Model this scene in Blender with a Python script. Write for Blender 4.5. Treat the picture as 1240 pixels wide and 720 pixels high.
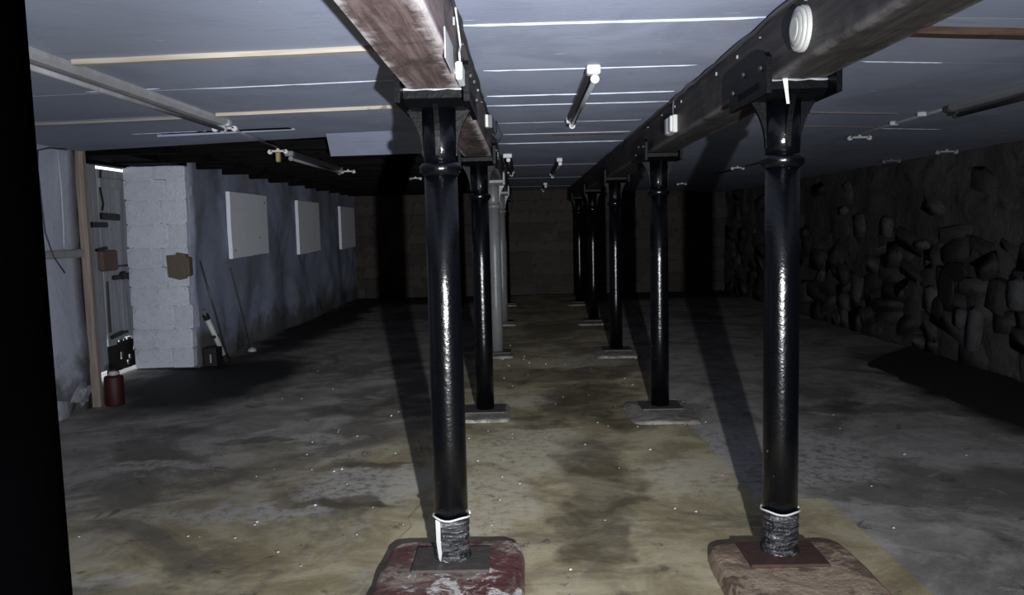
import bpy, bmesh, math, random
from mathutils import Vector, Matrix, noise as mnoise

# ------------------------------------------------------------------ camera, light, exposure
for o in list(bpy.data.objects):
    bpy.data.objects.remove(o, do_unlink=True)
scene = bpy.context.scene
COL = scene.collection
random.seed(7)
PI = math.pi

cam_data = bpy.data.cameras.new('camera')
cam_data.sensor_fit = 'HORIZONTAL'
cam_data.sensor_width = 36.0
cam_data.lens = 36.0 * 952.97 / 1240.0
cam_data.clip_start = 0.02
cam = bpy.data.objects.new('camera', cam_data)
COL.objects.link(cam)
cam.matrix_world = (Matrix.Translation((0, 0, 1.5)) @ Matrix.Rotation(0.015816, 4, 'Z')
                    @ Matrix.Rotation(PI / 2 - 0.08884, 4, 'X') @ Matrix.Rotation(-0.023742, 4, 'Z'))
scene.camera = cam

# daylight outside (only leaks in round the old door)
world = bpy.data.worlds.new('world')
scene.world = world
world.use_nodes = True
wbg = world.node_tree.nodes['Background']
wbg.inputs[0].default_value = (0.86, 0.92, 1.0, 1)
wbg.inputs[1].default_value = 4.5

# hand torch held behind and right of the camera: wide spill plus its bright core
for nm, watts, deg, blend in (('hand_torch', 1250.0, 116, 0.85), ('hand_torch_core', 2100.0, 52, 1.0)):
    sp = bpy.data.lights.new(nm, 'SPOT')
    sp.energy = watts
    sp.color = (0.94, 0.97, 1.0)
    sp.spot_size = math.radians(deg)
    sp.spot_blend = blend
    sp.shadow_soft_size = 0.02
    so = bpy.data.objects.new(nm, sp)
    COL.objects.link(so)
    so.location = (0.346, -0.41, 1.24)
    so.rotation_euler = (Vector((-0.12, 4.0, 1.5)) - Vector(so.location)).to_track_quat('-Z', 'Y').to_euler()

vs = scene.view_settings
vs.view_transform = 'Standard'
vs.look = 'None'
vs.exposure = -0.62
vs.gamma = 1.0
vs.use_curve_mapping = False

# ------------------------------------------------------------------ material helpers
MATS = {}


class NT:
    def __init__(self, name):
        m = bpy.data.materials.new(name)
        m.use_nodes = True
        self.m = m
        self.t = m.node_tree
        self.b = self.t.nodes['Principled BSDF']
        tc = self.t.nodes.new('ShaderNodeTexCoord')
        self.obj = tc.outputs['Object']

    def node(self, kind, **kw):
        n = self.t.nodes.new(kind)
        for k, v in kw.items():
            setattr(n, k, v)
        return n

    def link(self, a, b):
        self.t.links.new(a, b)

    def val(self, sock, v):
        if hasattr(v, 'is_output') or isinstance(v, bpy.types.NodeSocket):
            self.link(v, sock)
        else:
            sock.default_value = v

    def noise(self, scale, detail=4, rough=0.6, vec=None, dist=0.0, stretch=None):
        n = self.node('ShaderNodeTexNoise')
        n.inputs['Scale'].default_value = scale
        n.inputs['Detail'].default_value = detail
        n.inputs['Roughness'].default_value = rough
        n.inputs['Distortion'].default_value = dist
        v = vec or self.obj
        if stretch:
            mp = self.node('ShaderNodeMapping')
            mp.inputs['Scale'].default_value = stretch
            self.link(v, mp.inputs['Vector'])
            v = mp.outputs[0]
        self.link(v, n.inputs['Vector'])
        return n.outputs['Fac']

    def ramp(self, fac, lo, hi, a=0.0, b=1.0, smooth=True):
        n = self.node('ShaderNodeMapRange')
        n.interpolation_type = 'SMOOTHSTEP' if smooth else 'LINEAR'
        self.val(n.inputs['Value'], fac)
        n.inputs['From Min'].default_value = lo
        n.inputs['From Max'].default_value = hi
        n.inputs['To Min'].default_value = a
        n.inputs['To Max'].default_value = b
        return n.outputs['Result']

    def math(self, op, a, b=0.0):
        n = self.node('ShaderNodeMath', operation=op)
        self.val(n.inputs[0], a)
        self.val(n.inputs[1], b)
        return n.outputs[0]

    def mix(self, fac, a, b):
        n = self.node('ShaderNodeMix', data_type='RGBA')
        self.val(n.inputs[0], fac)
        for s, v in ((n.inputs[6], a), (n.inputs[7], b)):
            if isinstance(v, tuple):
                s.default_value = (*v[:3], 1)
            else:
                self.link(v, s)
        return n.outputs[2]

    def vmath(self, op, a, b):
        n = self.node('ShaderNodeVectorMath', operation=op)
        for s, v in ((n.inputs[0], a), (n.inputs[1], b)):
            if isinstance(v, tuple):
                s.default_value = v
            else:
                self.link(v, s)
        return n.outputs['Value'] if op == 'LENGTH' else n.outputs['Vector']

    def warped(self, scale, amount):
        n = self.node('ShaderNodeTexNoise')
        n.inputs['Scale'].default_value = scale
        n.inputs['Detail'].default_value = 5
        self.link(self.obj, n.inputs['Vector'])
        c = self.vmath('SUBTRACT', n.outputs['Color'], (0.5, 0.5, 0.5))
        c = self.vmath('MULTIPLY', c, (amount, amount, 0))
        return self.vmath('ADD', self.obj, c)

    def blob(self, vec, cx, cy, rx, ry, soft=0.35):
        d = self.vmath('SUBTRACT', vec, (cx, cy, 0))
        d = self.vmath('MULTIPLY', d, (1 / rx, 1 / ry, 0))
        l = self.vmath('LENGTH', d, (0, 0, 0))
        return self.ramp(l, 1.0 - soft, 1.0 + soft, 1.0, 0.0)

    def random(self):
        return self.node('ShaderNodeObjectInfo').outputs['Random']

    def bump(self, h, strength=0.4, dist=0.02):
        n = self.node('ShaderNodeBump')
        n.inputs['Strength'].default_value = strength
        n.inputs['Distance'].default_value = dist
        self.link(h, n.inputs['Height'])
        self.link(n.outputs[0], self.b.inputs['Normal'])

    def done(self, color, rough=0.7, metal=0.0, spec=0.5):
        i = self.b.inputs
        if isinstance(color, tuple):
            i['Base Color'].default_value = (*color[:3], 1)
        else:
            self.link(color, i['Base Color'])
        self.val(i['Roughness'], rough)
        self.val(i['Metallic'], metal)
        i['Specular IOR Level'].default_value = spec
        return self.m


def plain(name, color, rough=0.6, metal=0.0, spec=0.5, var=0.25, scale=30, bump=0.0):
    n = NT(name)
    f = n.noise(scale, 4)
    c = n.mix(f, tuple(x * (1 - var) for x in color), tuple(min(1, x * (1 + var)) for x in color))
    if bump:
        n.bump(f, bump, 0.01)
    return n.done(c, rough, metal, spec)


# ---- individual materials
def mat_floor(name, aisle):
    n = NT(name)
    big = n.noise(0.7, 7, 0.65, dist=0.9)
    mid = n.noise(2.6, 8, 0.68, dist=0.6)
    fine = n.noise(16, 8, 0.75)
    grit = n.noise(70, 4, 0.7)
    w = n.warped(1.6, 0.9)
    wf = n.warped(4.0, 0.55)
    olive = n.mix(n.ramp(mid, 0.36, 0.66), (0.29, 0.240, 0.142), (0.51, 0.45, 0.305))
    if aisle:
        col = olive
        c2 = (0.135, 0.11, 0.07)
    else:
        col = n.mix(n.ramp(mid, 0.36, 0.66), (0.245, 0.23, 0.213), (0.43, 0.412, 0.393))
        tint = n.math('MAXIMUM', n.blob(w, -1.0, 2.4, 1.6, 2.9, 0.5), n.blob(w, -0.4, 3.0, 1.2, 3.0, 0.4))
        col = n.mix(tint, col, olive)
        c2 = (0.12, 0.108, 0.092)
    # broad damp clouds, sharp-edged scabs, pale scuffs, grit
    col = n.mix(n.ramp(big, 0.49, 0.60, 0.0, 0.72), col, c2)
    col = n.mix(n.ramp(n.noise(1.5, 8, 0.72, dist=1.2), 0.56, 0.62, 0.0, 0.55), col, (0.46, 0.42, 0.34) if aisle else (0.42, 0.40, 0.375))
    col = n.mix(n.ramp(n.noise(4.3, 7, 0.7, dist=0.7), 0.60, 0.65, 0.0, 0.7), col, (0.095, 0.08, 0.06))
    col = n.mix(n.ramp(fine, 0.57, 0.72, 0.0, 0.5), col, (0.50, 0.46, 0.40))
    col = n.mix(n.ramp(fine, 0.42, 0.30, 0.0, 0.5), col, (0.10, 0.085, 0.065))
    col = n.mix(n.ramp(grit, 0.60, 0.72, 0.0, 0.35), col, (0.09, 0.08, 0.065))
    if aisle:
        pale = [(0.05, 5.2, 0.5, 0.5), (-0.1, 6.7, 0.35, 0.25), (0.55, 8.6, 0.6, 0.35), (1.0, 4.6, 0.3, 0.35), (-0.25, 4.2, 0.3, 0.5)]
        dark = [(0.42, 4.75, 0.24, 0.8), (0.55, 6.7, 0.45, 0.8), (0.15, 7.9, 0.9, 0.4), (0.33, 3.75, 0.16, 0.5), (0.8, 6.0, 0.25, 0.4), (0.1, 5.9, 0.3, 0.2)]
    else:
        pale = [(-0.95, 4.6, 0.45, 0.30), (-1.5, 4.1, 0.4, 0.16), (-1.6, 5.6, 0.35, 0.13), (-2.2, 3.3, 0.5, 0.13), (1.75, 5.0, 0.45, 0.7), (1.35, 5.0, 0.2, 0.9), (-2.4, 5.0, 0.35, 0.10)]
        dark = [(-1.05, 4.95, 0.35, 0.10), (-1.0, 4.25, 0.35, 0.08), (-1.15, 6.6, 0.7, 0.35), (2.6, 6.2, 0.7, 0.2), (-1.9, 3.1, 0.4, 0.2), (-2.0, 5.6, 0.3, 0.10), (-2.9, 5.9, 0.3, 0.1)]
    pm = None
    for p in pale:
        k = n.blob(wf, *p, 0.25)
        pm = k if pm is None else n.math('MAXIMUM', pm, k)
    col = n.mix(n.math('MULTIPLY', pm, n.ramp(fine, 0.40, 0.55, 0.1, 0.75)), col, (0.55, 0.50, 0.40) if aisle else (0.50, 0.48, 0.46))
    dm = None
    for p in dark:
        k = n.blob(wf, *p, 0.25)
        dm = k if dm is None else n.math('MAXIMUM', dm, k)
    col = n.mix(n.math('MULTIPLY', dm, n.ramp(mid, 0.3, 0.6, 0.8, 0.45)), col, (0.075, 0.06, 0.042))
    rough = n.ramp(dm, 0, 1, 0.72, 0.5)
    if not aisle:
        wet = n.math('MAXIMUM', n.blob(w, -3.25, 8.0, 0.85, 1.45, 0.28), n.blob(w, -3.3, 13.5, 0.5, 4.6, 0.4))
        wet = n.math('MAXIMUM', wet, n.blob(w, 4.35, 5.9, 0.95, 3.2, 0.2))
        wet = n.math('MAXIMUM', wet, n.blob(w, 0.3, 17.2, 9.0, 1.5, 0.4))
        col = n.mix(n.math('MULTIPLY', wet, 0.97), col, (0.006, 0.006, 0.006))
    n.bump(n.math('ADD', n.math('MULTIPLY', mid, 0.5), n.math('MULTIPLY', fine, 0.5)), 0.35, 0.02)
    return n.done(col, rough, 0, 0.3)


def mat_ceiling():
    n = NT('ceiling_paint')
    rnd = n.random()
    soft = n.noise(1.3, 5, 0.6, dist=0.8)
    base = n.mix(rnd, (0.285, 0.318, 0.43), (0.34, 0.375, 0.49))
    col = n.mix(n.ramp(soft, 0.42, 0.66, 0, 0.6), base, (0.225, 0.25, 0.34))
    st = n.noise(2.2, 5, 0.7, stretch=(0.5, 4, 1), dist=1.5)
    col = n.mix(n.ramp(st, 0.57, 0.66, 0, 0.32), col, (0.20, 0.215, 0.29))
    fl = n.noise(9, 3, 0.5, stretch=(0.6, 2.5, 1))
    col = n.mix(n.ramp(fl, 0.73, 0.77, 0, 0.7), col, (0.75, 0.78, 0.85))
    n.bump(n.noise(30, 5), 0.12, 0.01)
    return n.done(col, 0.75, 0, 0.25)


def mat_whitewash(name, light, dark, amount=0.55):
    n = NT(name)
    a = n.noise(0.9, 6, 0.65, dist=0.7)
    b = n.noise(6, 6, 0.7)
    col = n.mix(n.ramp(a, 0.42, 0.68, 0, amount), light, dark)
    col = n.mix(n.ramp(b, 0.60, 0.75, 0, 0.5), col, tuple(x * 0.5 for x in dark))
    # damp foot of the wall, ragged
    sep = n.node('ShaderNodeSeparateXYZ')
    n.link(n.obj, sep.inputs[0])
    z = n.math('ADD', sep.outputs[2], n.math('MULTIPLY', n.math('SUBTRACT', n.noise(2.2, 5, 0.7), 0.5), 1.1))
    foot = n.ramp(z, 0.15, 0.5, 0.85, 0.0)
    col = n.mix(foot, col, (0.085, 0.08, 0.075))
    n.bump(n.math('ADD', n.math('MULTIPLY', a, 0.5), n.math('MULTIPLY', b, 0.5)), 0.5, 0.03)
    return n.done(col, 0.85, 0, 0.2)


def mat_stone(name, a, b, c, mortar=False):
    n = NT(name)
    if mortar:
        col = n.mix(n.ramp(n.noise(1.2, 6, 0.65, dist=0.8), 0.35, 0.65), a, b)
    else:
        col = n.mix(n.random(), a, b)
    s = n.noise(3.5, 6, 0.7, dist=0.5)
    col = n.mix(n.ramp(s, 0.52, 0.7, 0, 0.85), col, c)
    s2 = n.noise(11, 5, 0.7)
    col = n.mix(n.ramp(s2, 0.60, 0.74, 0, 0.5), col, tuple(min(1, x * 2.2) for x in b))
    n.bump(n.math('ADD', s, n.math('MULTIPLY', s2, 0.5)), 0.7, 0.04)
    return n.done(col, 0.85, 0, 0.25)


def mat_beam(name, a, b, wear):
    n = NT(name)
    g = n.noise(2.0, 6, 0.65, stretch=(14, 0.9, 14), dist=0.6)
    col = n.mix(n.ramp(g, 0.35, 0.68), a, b)
    s = n.noise(1.6, 6, 0.7, dist=1.0)
    col = n.mix(n.ramp(s, 0.47, 0.62, 0, 0.85), col, tuple(x * 0.45 for x in a))
    sep = n.node('ShaderNodeSeparateXYZ')
    n.link(n.obj, sep.inputs[0])
    ax = n.math('ABSOLUTE', sep.outputs[0])
    rag = n.math('MULTIPLY', n.math('SUBTRACT', n.noise(7, 6, 0.75), 0.5), 0.16)
    e = n.ramp(n.math('ADD', ax, rag), 0.07, 0.12, 0, 1.0)
    zlow = n.ramp(sep.outputs[2], 0.01, 0.03, 1.0, 0.0)
    col = n.mix(n.math('MULTIPLY', n.math('MULTIPLY', e, zlow), wear), col, (0.46, 0.42, 0.43))
    fl = n.noise(18, 4, 0.6, stretch=(1, 0.35, 1))
    col = n.mix(n.ramp(fl, 0.68, 0.74, 0, 0.5 * min(1, wear + 0.3)), col, (0.30, 0.28, 0.28))
    n.bump(n.math('ADD', g, n.math('MULTIPLY', s, 0.4)), 0.45, 0.02)
    return n.done(col, 0.6, 0, 0.35)


def mat_iron(name, color, rough, fleck=0.5):
    n = NT(name)
    f = n.noise(60, 4, 0.6)
    col = n.mix(n.ramp(n.noise(22, 4, 0.6), 0.72, 0.76, 0, fleck), color, (0.16, 0.16, 0.17))
    col = n.mix(n.ramp(n.noise(6, 4), 0.5, 0.7, 0, 0.5), col, tuple(x * 0.55 for x in color))
    n.bump(n.math('ADD', f, n.noise(14, 3)), 0.28, 0.006)
    return n.done(col, rough, 0, 0.38)


def mat_plinth(name, cols):
    n = NT(name)
    a, b, c, d = cols
    s = n.noise(2.6, 7, 0.68, dist=0.8)
    col = n.mix(n.ramp(s, 0.44, 0.54), a, b)
    col = n.mix(n.ramp(n.noise(6, 7, 0.7, dist=0.5), 0.54, 0.59, 0, 0.85), col, c)
    f = n.noise(9, 8, 0.78, dist=0.8)
    zone = n.ramp(n.noise(2.2, 3, 0.5), 0.46, 0.56)
    col = n.mix(n.math('MULTIPLY', n.ramp(f, 0.50, 0.57, 0, 0.9), zone), col, d)
    col = n.mix(n.ramp(n.noise(40, 5, 0.7), 0.58, 0.70, 0, 0.5), col, tuple(x * 0.4 for x in c))
    n.bump(n.math('ADD', s, n.noise(22, 6, 0.7)), 0.6, 0.02)
    return n.done(col, 0.6, 0, 0.4)


def mat_wood(name, a, b, axis='X'):
    n = NT(name)
    st = {'X': (1.2, 22, 22), 'Y': (22, 1.2, 22), 'Z': (22, 22, 1.2)}[axis]
    g = n.noise(1.6, 5, 0.6, stretch=st, dist=0.4)
    col = n.mix(n.ramp(g, 0.35, 0.68), a, b)
    col = n.mix(n.ramp(n.noise(3.3, 3), 0.66, 0.71, 0, 0.7), col, tuple(x * 0.3 for x in a))
    n.bump(g, 0.3, 0.008)
    return n.done(col, 0.7, 0, 0.3)


M = {}
M['floor'] = mat_floor('floor_concrete', False)
M['aisle'] = mat_floor('aisle_concrete', True)
M['ceiling'] = mat_ceiling()
M['joint'] = plain('joint_filler', (0.50, 0.535, 0.63), 0.7, var=0.2)
M['roof_dark'] = mat_wood('soot_black_boards', (0.003, 0.0027, 0.0025), (0.006, 0.0054, 0.005), 'X')
M['roof_dark'].node_tree.nodes['Principled BSDF'].inputs['Specular IOR Level'].default_value = 0.04
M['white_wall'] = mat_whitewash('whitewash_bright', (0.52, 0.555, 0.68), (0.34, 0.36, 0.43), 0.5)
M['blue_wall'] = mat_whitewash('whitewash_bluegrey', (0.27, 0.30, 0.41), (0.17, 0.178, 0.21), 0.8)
M['reveal'] = mat_stone('painted_brick', (0.66, 0.69, 0.80), (0.74, 0.77, 0.88), (0.52, 0.54, 0.62))
M['bare'] = plain('bare_brown_brick', (0.125, 0.098, 0.072), 0.85, bump=0.5)
M['foot_stone'] = mat_stone('scuffed_stone', (0.27, 0.275, 0.31), (0.38, 0.39, 0.44), (0.13, 0.125, 0.125))
M['stone_wall'] = mat_stone('dark_mortar', (0.050, 0.045, 0.043), (0.088, 0.080, 0.077), (0.026, 0.023, 0.022), True)
M['stone'] = mat_stone('damp_stone', (0.046, 0.042, 0.041), (0.095, 0.090, 0.090), (0.020, 0.018, 0.018))
M['far_stone'] = mat_stone('brown_block', (0.050, 0.041, 0.037), (0.075, 0.062, 0.055), (0.022, 0.018, 0.017))
M['pale_stone'] = mat_stone('lime_stained_stone', (0.085, 0.085, 0.09), (0.12, 0.12, 0.125), (0.04, 0.04, 0.042))
M['beam_red'] = mat_beam('beam_red_brown', (0.075, 0.048, 0.046), (0.175, 0.13, 0.126), 1.0)
M['beam_dark'] = mat_beam('beam_dark_brown', (0.022, 0.0195, 0.019), (0.047, 0.040, 0.038), 0.15)
M['iron'] = mat_iron('gloss_black_paint', (0.0011, 0.0013, 0.0021), 0.215)
M['iron_cap'] = mat_iron('satin_black_paint', (0.0013, 0.0014, 0.002), 0.42, 0.25)
M['iron_cap'].node_tree.nodes['Principled BSDF'].inputs['Specular IOR Level'].default_value = 0.09
M['iron_shaded'] = mat_iron('painted_shade_iron', (0.00012, 0.00012, 0.00015), 0.9, 0.0)  # near-black, no gloss: shade on the nearest column put into its colour
M['iron_shaded'].node_tree.nodes['Principled BSDF'].inputs['Specular IOR Level'].default_value = 0.0
M['iron_grey'] = mat_iron('grey_paint', (0.15, 0.15, 0.155), 0.35, 0.2)
M['rust'] = plain('rusty_plate', (0.055, 0.028, 0.022), 0.6, var=0.5, bump=0.4)
M['slate'] = plain('dark_plate', (0.06, 0.052, 0.049), 0.5, var=0.5, bump=0.4)
M['plinth_red'] = mat_plinth('red_flaked_plinth', ((0.105, 0.040, 0.039), (0.22, 0.175, 0.15), (0.10, 0.06, 0.054), (0.60, 0.56, 0.55)))
M['plinth_brown'] = mat_plinth('brown_plinth', ((0.17, 0.115, 0.085), (0.30, 0.225, 0.165), (0.11, 0.07, 0.05), (0.36, 0.29, 0.22)))
M['plinth_grey'] = mat_plinth('grey_plinth', ((0.17, 0.155, 0.135), (0.25, 0.235, 0.21), (0.12, 0.105, 0.09), (0.35, 0.33, 0.30)))
M['pale_wood'] = mat_wood('pale_batten_wood', (0.31, 0.275, 0.225), (0.45, 0.405, 0.34), 'X')
M['red_wood'] = mat_wood('brown_batten_wood', (0.048, 0.028, 0.021), (0.085, 0.05, 0.037), 'X')
M['grey_wood'] = mat_wood('grey_batten_wood', (0.20, 0.19, 0.18), (0.28, 0.27, 0.26), 'X')
M['dark_strip'] = mat_wood('dark_strip_wood', (0.09, 0.08, 0.08), (0.13, 0.12, 0.12), 'X')
M['jamb'] = mat_wood('jamb_wood', (0.24, 0.20, 0.17), (0.36, 0.31, 0.27), 'Z')
M['door'] = mat_wood('door_paint', (0.30, 0.31, 0.35), (0.43, 0.445, 0.49), 'Z')
M['rotten'] = mat_wood('rotten_wood', (0.008, 0.007, 0.006), (0.02, 0.017, 0.015), 'Y')
M['black_metal'] = plain('black_ironmongery', (0.006, 0.006, 0.006), 0.5, var=0.4)
M['rust_box'] = plain('rusty_lock_box', (0.13, 0.09, 0.07), 0.7, var=0.3)
M['white_plastic'] = plain('white_plastic', (0.52, 0.53, 0.54), 0.4, var=0.08)
M['cream_plastic'] = plain('cream_plastic', (0.45, 0.445, 0.42), 0.4, var=0.08)
M['lamp_white'] = plain('lamp_white', (0.36, 0.36, 0.345), 0.4, var=0.08)
M['lamp_cream'] = plain('lamp_cream', (0.30, 0.30, 0.28), 0.4, var=0.08)
M['brass'] = plain('brass', (0.45, 0.36, 0.18), 0.4, metal=0.6)
M['dusty_metal'] = plain('dusty_white_metal', (0.33, 0.335, 0.355), 0.6, var=0.45, scale=9)
M['dark_metal'] = plain('dark_channel_metal', (0.045, 0.045, 0.05), 0.35, var=0.3)
M['tube'] = plain('grey_tube_glass', (0.17, 0.175, 0.19), 0.15, var=0.1)
M['conduit'] = plain('grey_conduit', (0.17, 0.175, 0.19), 0.5, var=0.3)
M['cable'] = plain('dark_cable', (0.05, 0.052, 0.06), 0.6)
M['board_white'] = plain('white_board', (0.82, 0.85, 0.93), 0.7, var=0.08, scale=6)
M['foil'] = None
M['paper'] = plain('white_paper', (0.55, 0.55, 0.55), 0.7, var=0.06)
M['red_can'] = plain('dull_red_paint', (0.035, 0.005, 0.004), 0.6, var=0.35)
M['steel'] = plain('dull_steel', (0.30, 0.31, 0.33), 0.4, metal=0.5, var=0.2)
M['dark_box'] = plain('black_crate', (0.008, 0.008, 0.009), 0.6)
M['muck'] = plain('black_muck', (0.006, 0.0055, 0.005), 0.75, var=0.6, scale=9, bump=0.6)
M['plaster_chip'] = plain('white_chip', (0.62, 0.60, 0.56), 0.8, var=0.15)
M['oil'] = plain('brown_putty', (0.20, 0.15, 0.10), 0.8)

nf = NT('foil_tape')
fz = nf.noise(7, 4, 0.6, stretch=(1, 1, 9), dist=1.0)
nf.bump(nf.math('ADD', fz, nf.noise(35, 3)), 0.9, 0.03)
M['foil'] = nf.done(nf.mix(nf.ramp(fz, 0.4, 0.65), (0.05, 0.05, 0.055), (0.26, 0.26, 0.275)), 0.24, 0.75)


# ------------------------------------------------------------------ mesh helpers
def obj(name, bm, mat, parent=None, loc=(0, 0, 0), smooth=False, rot=None):
    me = bpy.data.meshes.new(name)
    bm.normal_update()
    bm.to_mesh(me)
    bm.free()
    return mobj(name, me, mat, parent, loc, smooth, rot)


def mobj(name, me, mat, parent=None, loc=(0, 0, 0), smooth=False, rot=None):
    if mat is not None and not me.materials:
        me.materials.append(M[mat])
    if smooth:
        me.polygons.foreach_set('use_smooth', [True] * len(me.polygons))
    o = bpy.data.objects.new(name, me)
    COL.objects.link(o)
    o.location = loc
    if rot:
        o.rotation_euler = rot
    if parent:
        o.parent = parent
    return o


def empty(name, loc, rz=0.0):
    o = bpy.data.objects.new(name, None)
    COL.objects.link(o)
    o.location = loc
    o.rotation_euler = (0, 0, rz)
    o.empty_display_size = 0.1
    return o


def tag(o, label, cat, group=None):
    o['label'] = label
    o['category'] = cat
    if group:
        o['group'] = group
    return o


def struct(o, label=None):
    o['kind'] = 'structure'
    if label:
        o['label'] = label
    return o


def box(x0, x1, y0, y1, z0, z1, bev=0.0, bm=None, seg=1):
    b = bm or bmesh.new()
    r = bmesh.ops.create_cube(b, size=1.0)
    for v in r['verts']:
        v.co = Vector(((x0 + x1) / 2 + v.co.x * (x1 - x0), (y0 + y1) / 2 + v.co.y * (y1 - y0), (z0 + z1) / 2 + v.co.z * (z1 - z0)))
    if bev:
        es = list({e for v in r['verts'] for e in v.link_edges})
        bmesh.ops.bevel(b, geom=es, offset=bev, segments=seg, profile=0.5, affect='EDGES')
    return b


def lathe(profile, seg=28, bm=None, cap=True):
    b = bm or bmesh.new()
    rings = []
    for r, z in profile:
        rings.append([b.verts.new((r * math.cos(2 * PI * i / seg), r * math.sin(2 * PI * i / seg), z)) for i in range(seg)])
    for a, c in zip(rings, rings[1:]):
        for i in range(seg):
            j = (i + 1) % seg
            b.faces.new((a[i], a[j], c[j], c[i]))
    if cap:
        b.faces.new(list(reversed(rings[0])))
        b.faces.new(rings[-1])
    return b


def prism(poly, axis, a, b_, bm=None):
    """extrude a 2D polygon along an axis: X: poly=(y,z), Y: poly=(x,z), Z: poly=(x,y)"""
    b = bm or bmesh.new()
    def P(p, t):
        return {'X': (t, p[0], p[1]), 'Y': (p[0], t, p[1]), 'Z': (p[0], p[1], t)}[axis]
    A = [b.verts.new(P(p, a)) for p in poly]
    B = [b.verts.new(P(p, b_)) for p in poly]
    n = len(poly)
    for i in range(n):
        j = (i + 1) % n
        b.faces.new((A[i], A[j], B[j], B[i]))
    b.faces.new(list(reversed(A)))
    b.faces.new(B)
    bmesh.ops.recalc_face_normals(b, faces=b.faces)
    return b


def tube(pts, r, seg=8, bm=None):
    b = bm or bmesh.new()
    pts = [Vector(p) for p in pts]
    rings = []
    for i, p in enumerate(pts):
        t = (pts[min(i + 1, len(pts) - 1)] - pts[max(i - 1, 0)]).normalized()
        u = t.orthogonal().normalized() if i == 0 else (u - t * u.dot(t)).normalized()
        w = t.cross(u)
        rr = r[i] if isinstance(r, (list, tuple)) else r
        rings.append([b.verts.new(p + (u * math.cos(2 * PI * k / seg) + w * math.sin(2 * PI * k / seg)) * rr) for k in range(seg)])
    for a, c in zip(rings, rings[1:]):
        for k in range(seg):
            j = (k + 1) % seg
            b.faces.new((a[k], a[j], c[j], c[k]))
    b.faces.new(list(reversed(rings[0])))
    b.faces.new(rings[-1])
    bmesh.ops.recalc_face_normals(b, faces=b.faces)
    return b


def nz(x, y, z, s=1.0):
    return mnoise.fractal(Vector((x * s, y * s, z * s)), 1.0, 2.0, 4)


def rough_slab(y0, y1, z0, z1, xin, xout, step, amp, bm=None, seed=0, topj=0.0):
    """wall piece: front (inner) face at xin is uneven, back is flat at xout"""
    b = bm or bmesh.new()
    ny = max(2, int((y1 - y0) / step))
    nzz = max(2, int((z1 - z0) / step))
    grid = []
    sgn = 1 if xin > xout else -1
    for i in range(ny + 1):
        row = []
        for k in range(nzz + 1):
            y = y0 + (y1 - y0) * i / ny
            z = z0 + (z1 - z0) * k / nzz
            d = amp * nz(seed + xin, y, z, 1.3) + amp * 0.4 * nz(seed, y, z, 5)
            row.append(b.verts.new((xin - sgn * abs(amp) * 0.5 + sgn * d, y, z)))
        grid.append(row)
    for i in range(ny):
        for k in range(nzz):
            f = (grid[i][k], grid[i + 1][k], grid[i + 1][k + 1], grid[i][k + 1])
            b.faces.new(f)
    back = [b.verts.new((xout, y, z)) for y, z in ((y0, z0), (y1, z0), (y1, z1), (y0, z1))]
    b.faces.new(list(reversed(back)))
    e0 = [grid[i][0] for i in range(ny + 1)]
    e1 = [grid[ny][k] for k in range(nzz + 1)]
    e2 = [grid[i][nzz] for i in range(ny, -1, -1)]
    e3 = [grid[0][k] for k in range(nzz, -1, -1)]
    for e, (p, q) in ((e0, (0, 1)), (e1, (1, 2)), (e2, (2, 3)), (e3, (3, 0))):
        b.faces.new(list(reversed(e)) + [back[p], back[q]])
    bmesh.ops.recalc_face_normals(b, faces=b.faces)
    return b


def stone_mesh(name, seed, sx, sy, sz, mat, sharp=0.35):
    b = bmesh.new()
    bmesh.ops.create_cube(b, size=2.0)
    bmesh.ops.subdivide_edges(b, edges=b.edges[:], cuts=1, use_grid_fill=True)
    for v in b.verts:
        s = v.co.normalized()
        c = v.co * (1 - sharp) + s * sharp * 1.25
        k = 1 + 0.20 * nz(c.x + seed * 3.1, c.y, c.z, 1.1)
        v.co = Vector((c.x * k * sx, c.y * k * sy, c.z * k * sz))
    me = bpy.data.meshes.new(name)
    b.normal_update()
    b.to_mesh(me)
    b.free()
    me.materials.append(M[mat])
    me.polygons.foreach_set('use_smooth', [True] * len(me.polygons))
    return me


# ------------------------------------------------------------------ dimensions
XL, XR = -0.337, 1.08          # column rows
Y1, DY = 3.31, 2.98            # first visible column, spacing
Y_BACK, Y_FAR = -3.0, 17.5
X_WL, X_WR = -3.76, 4.42
ZC = 2.30
BEAM_Z = 2.05


def zl(x):                     # ceiling of the door-side bay
    return ZC - 0.018 * (-x - 0.45)


def zr(x):                     # ceiling of the stone-wall bay
    return ZC - 0.042 * (x - 1.2)


# ------------------------------------------------------------------ floor
b = bmesh.new()
nx_, ny_ = 60, 120
vg = []
for i in range(nx_ + 1):
    row = []
    for j in range(ny_ + 1):
        x = -6.0 + 11.5 * i / nx_
        y = Y_BACK - 0.5 + (Y_FAR + 1.0 - Y_BACK) * j / ny_
        row.append(b.verts.new((x, y, 0.004 * nz(x, y, 0.3, 0.8) - 0.004)))
    vg.append(row)
for i in range(nx_):
    for j in range(ny_):
        b.faces.new((vg[i][j], vg[i + 1][j], vg[i + 1][j + 1], vg[i][j + 1]))
floor = struct(obj('floor', b, 'floor', smooth=True), 'damp stained grey concrete floor')


def ragged(x, y0, y1, n, amp, seed):
    return [(x + amp * nz(seed, y0 + (y1 - y0) * i / n, 0.0, 2.3), y0 + (y1 - y0) * i / n) for i in range(n + 1)]


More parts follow.
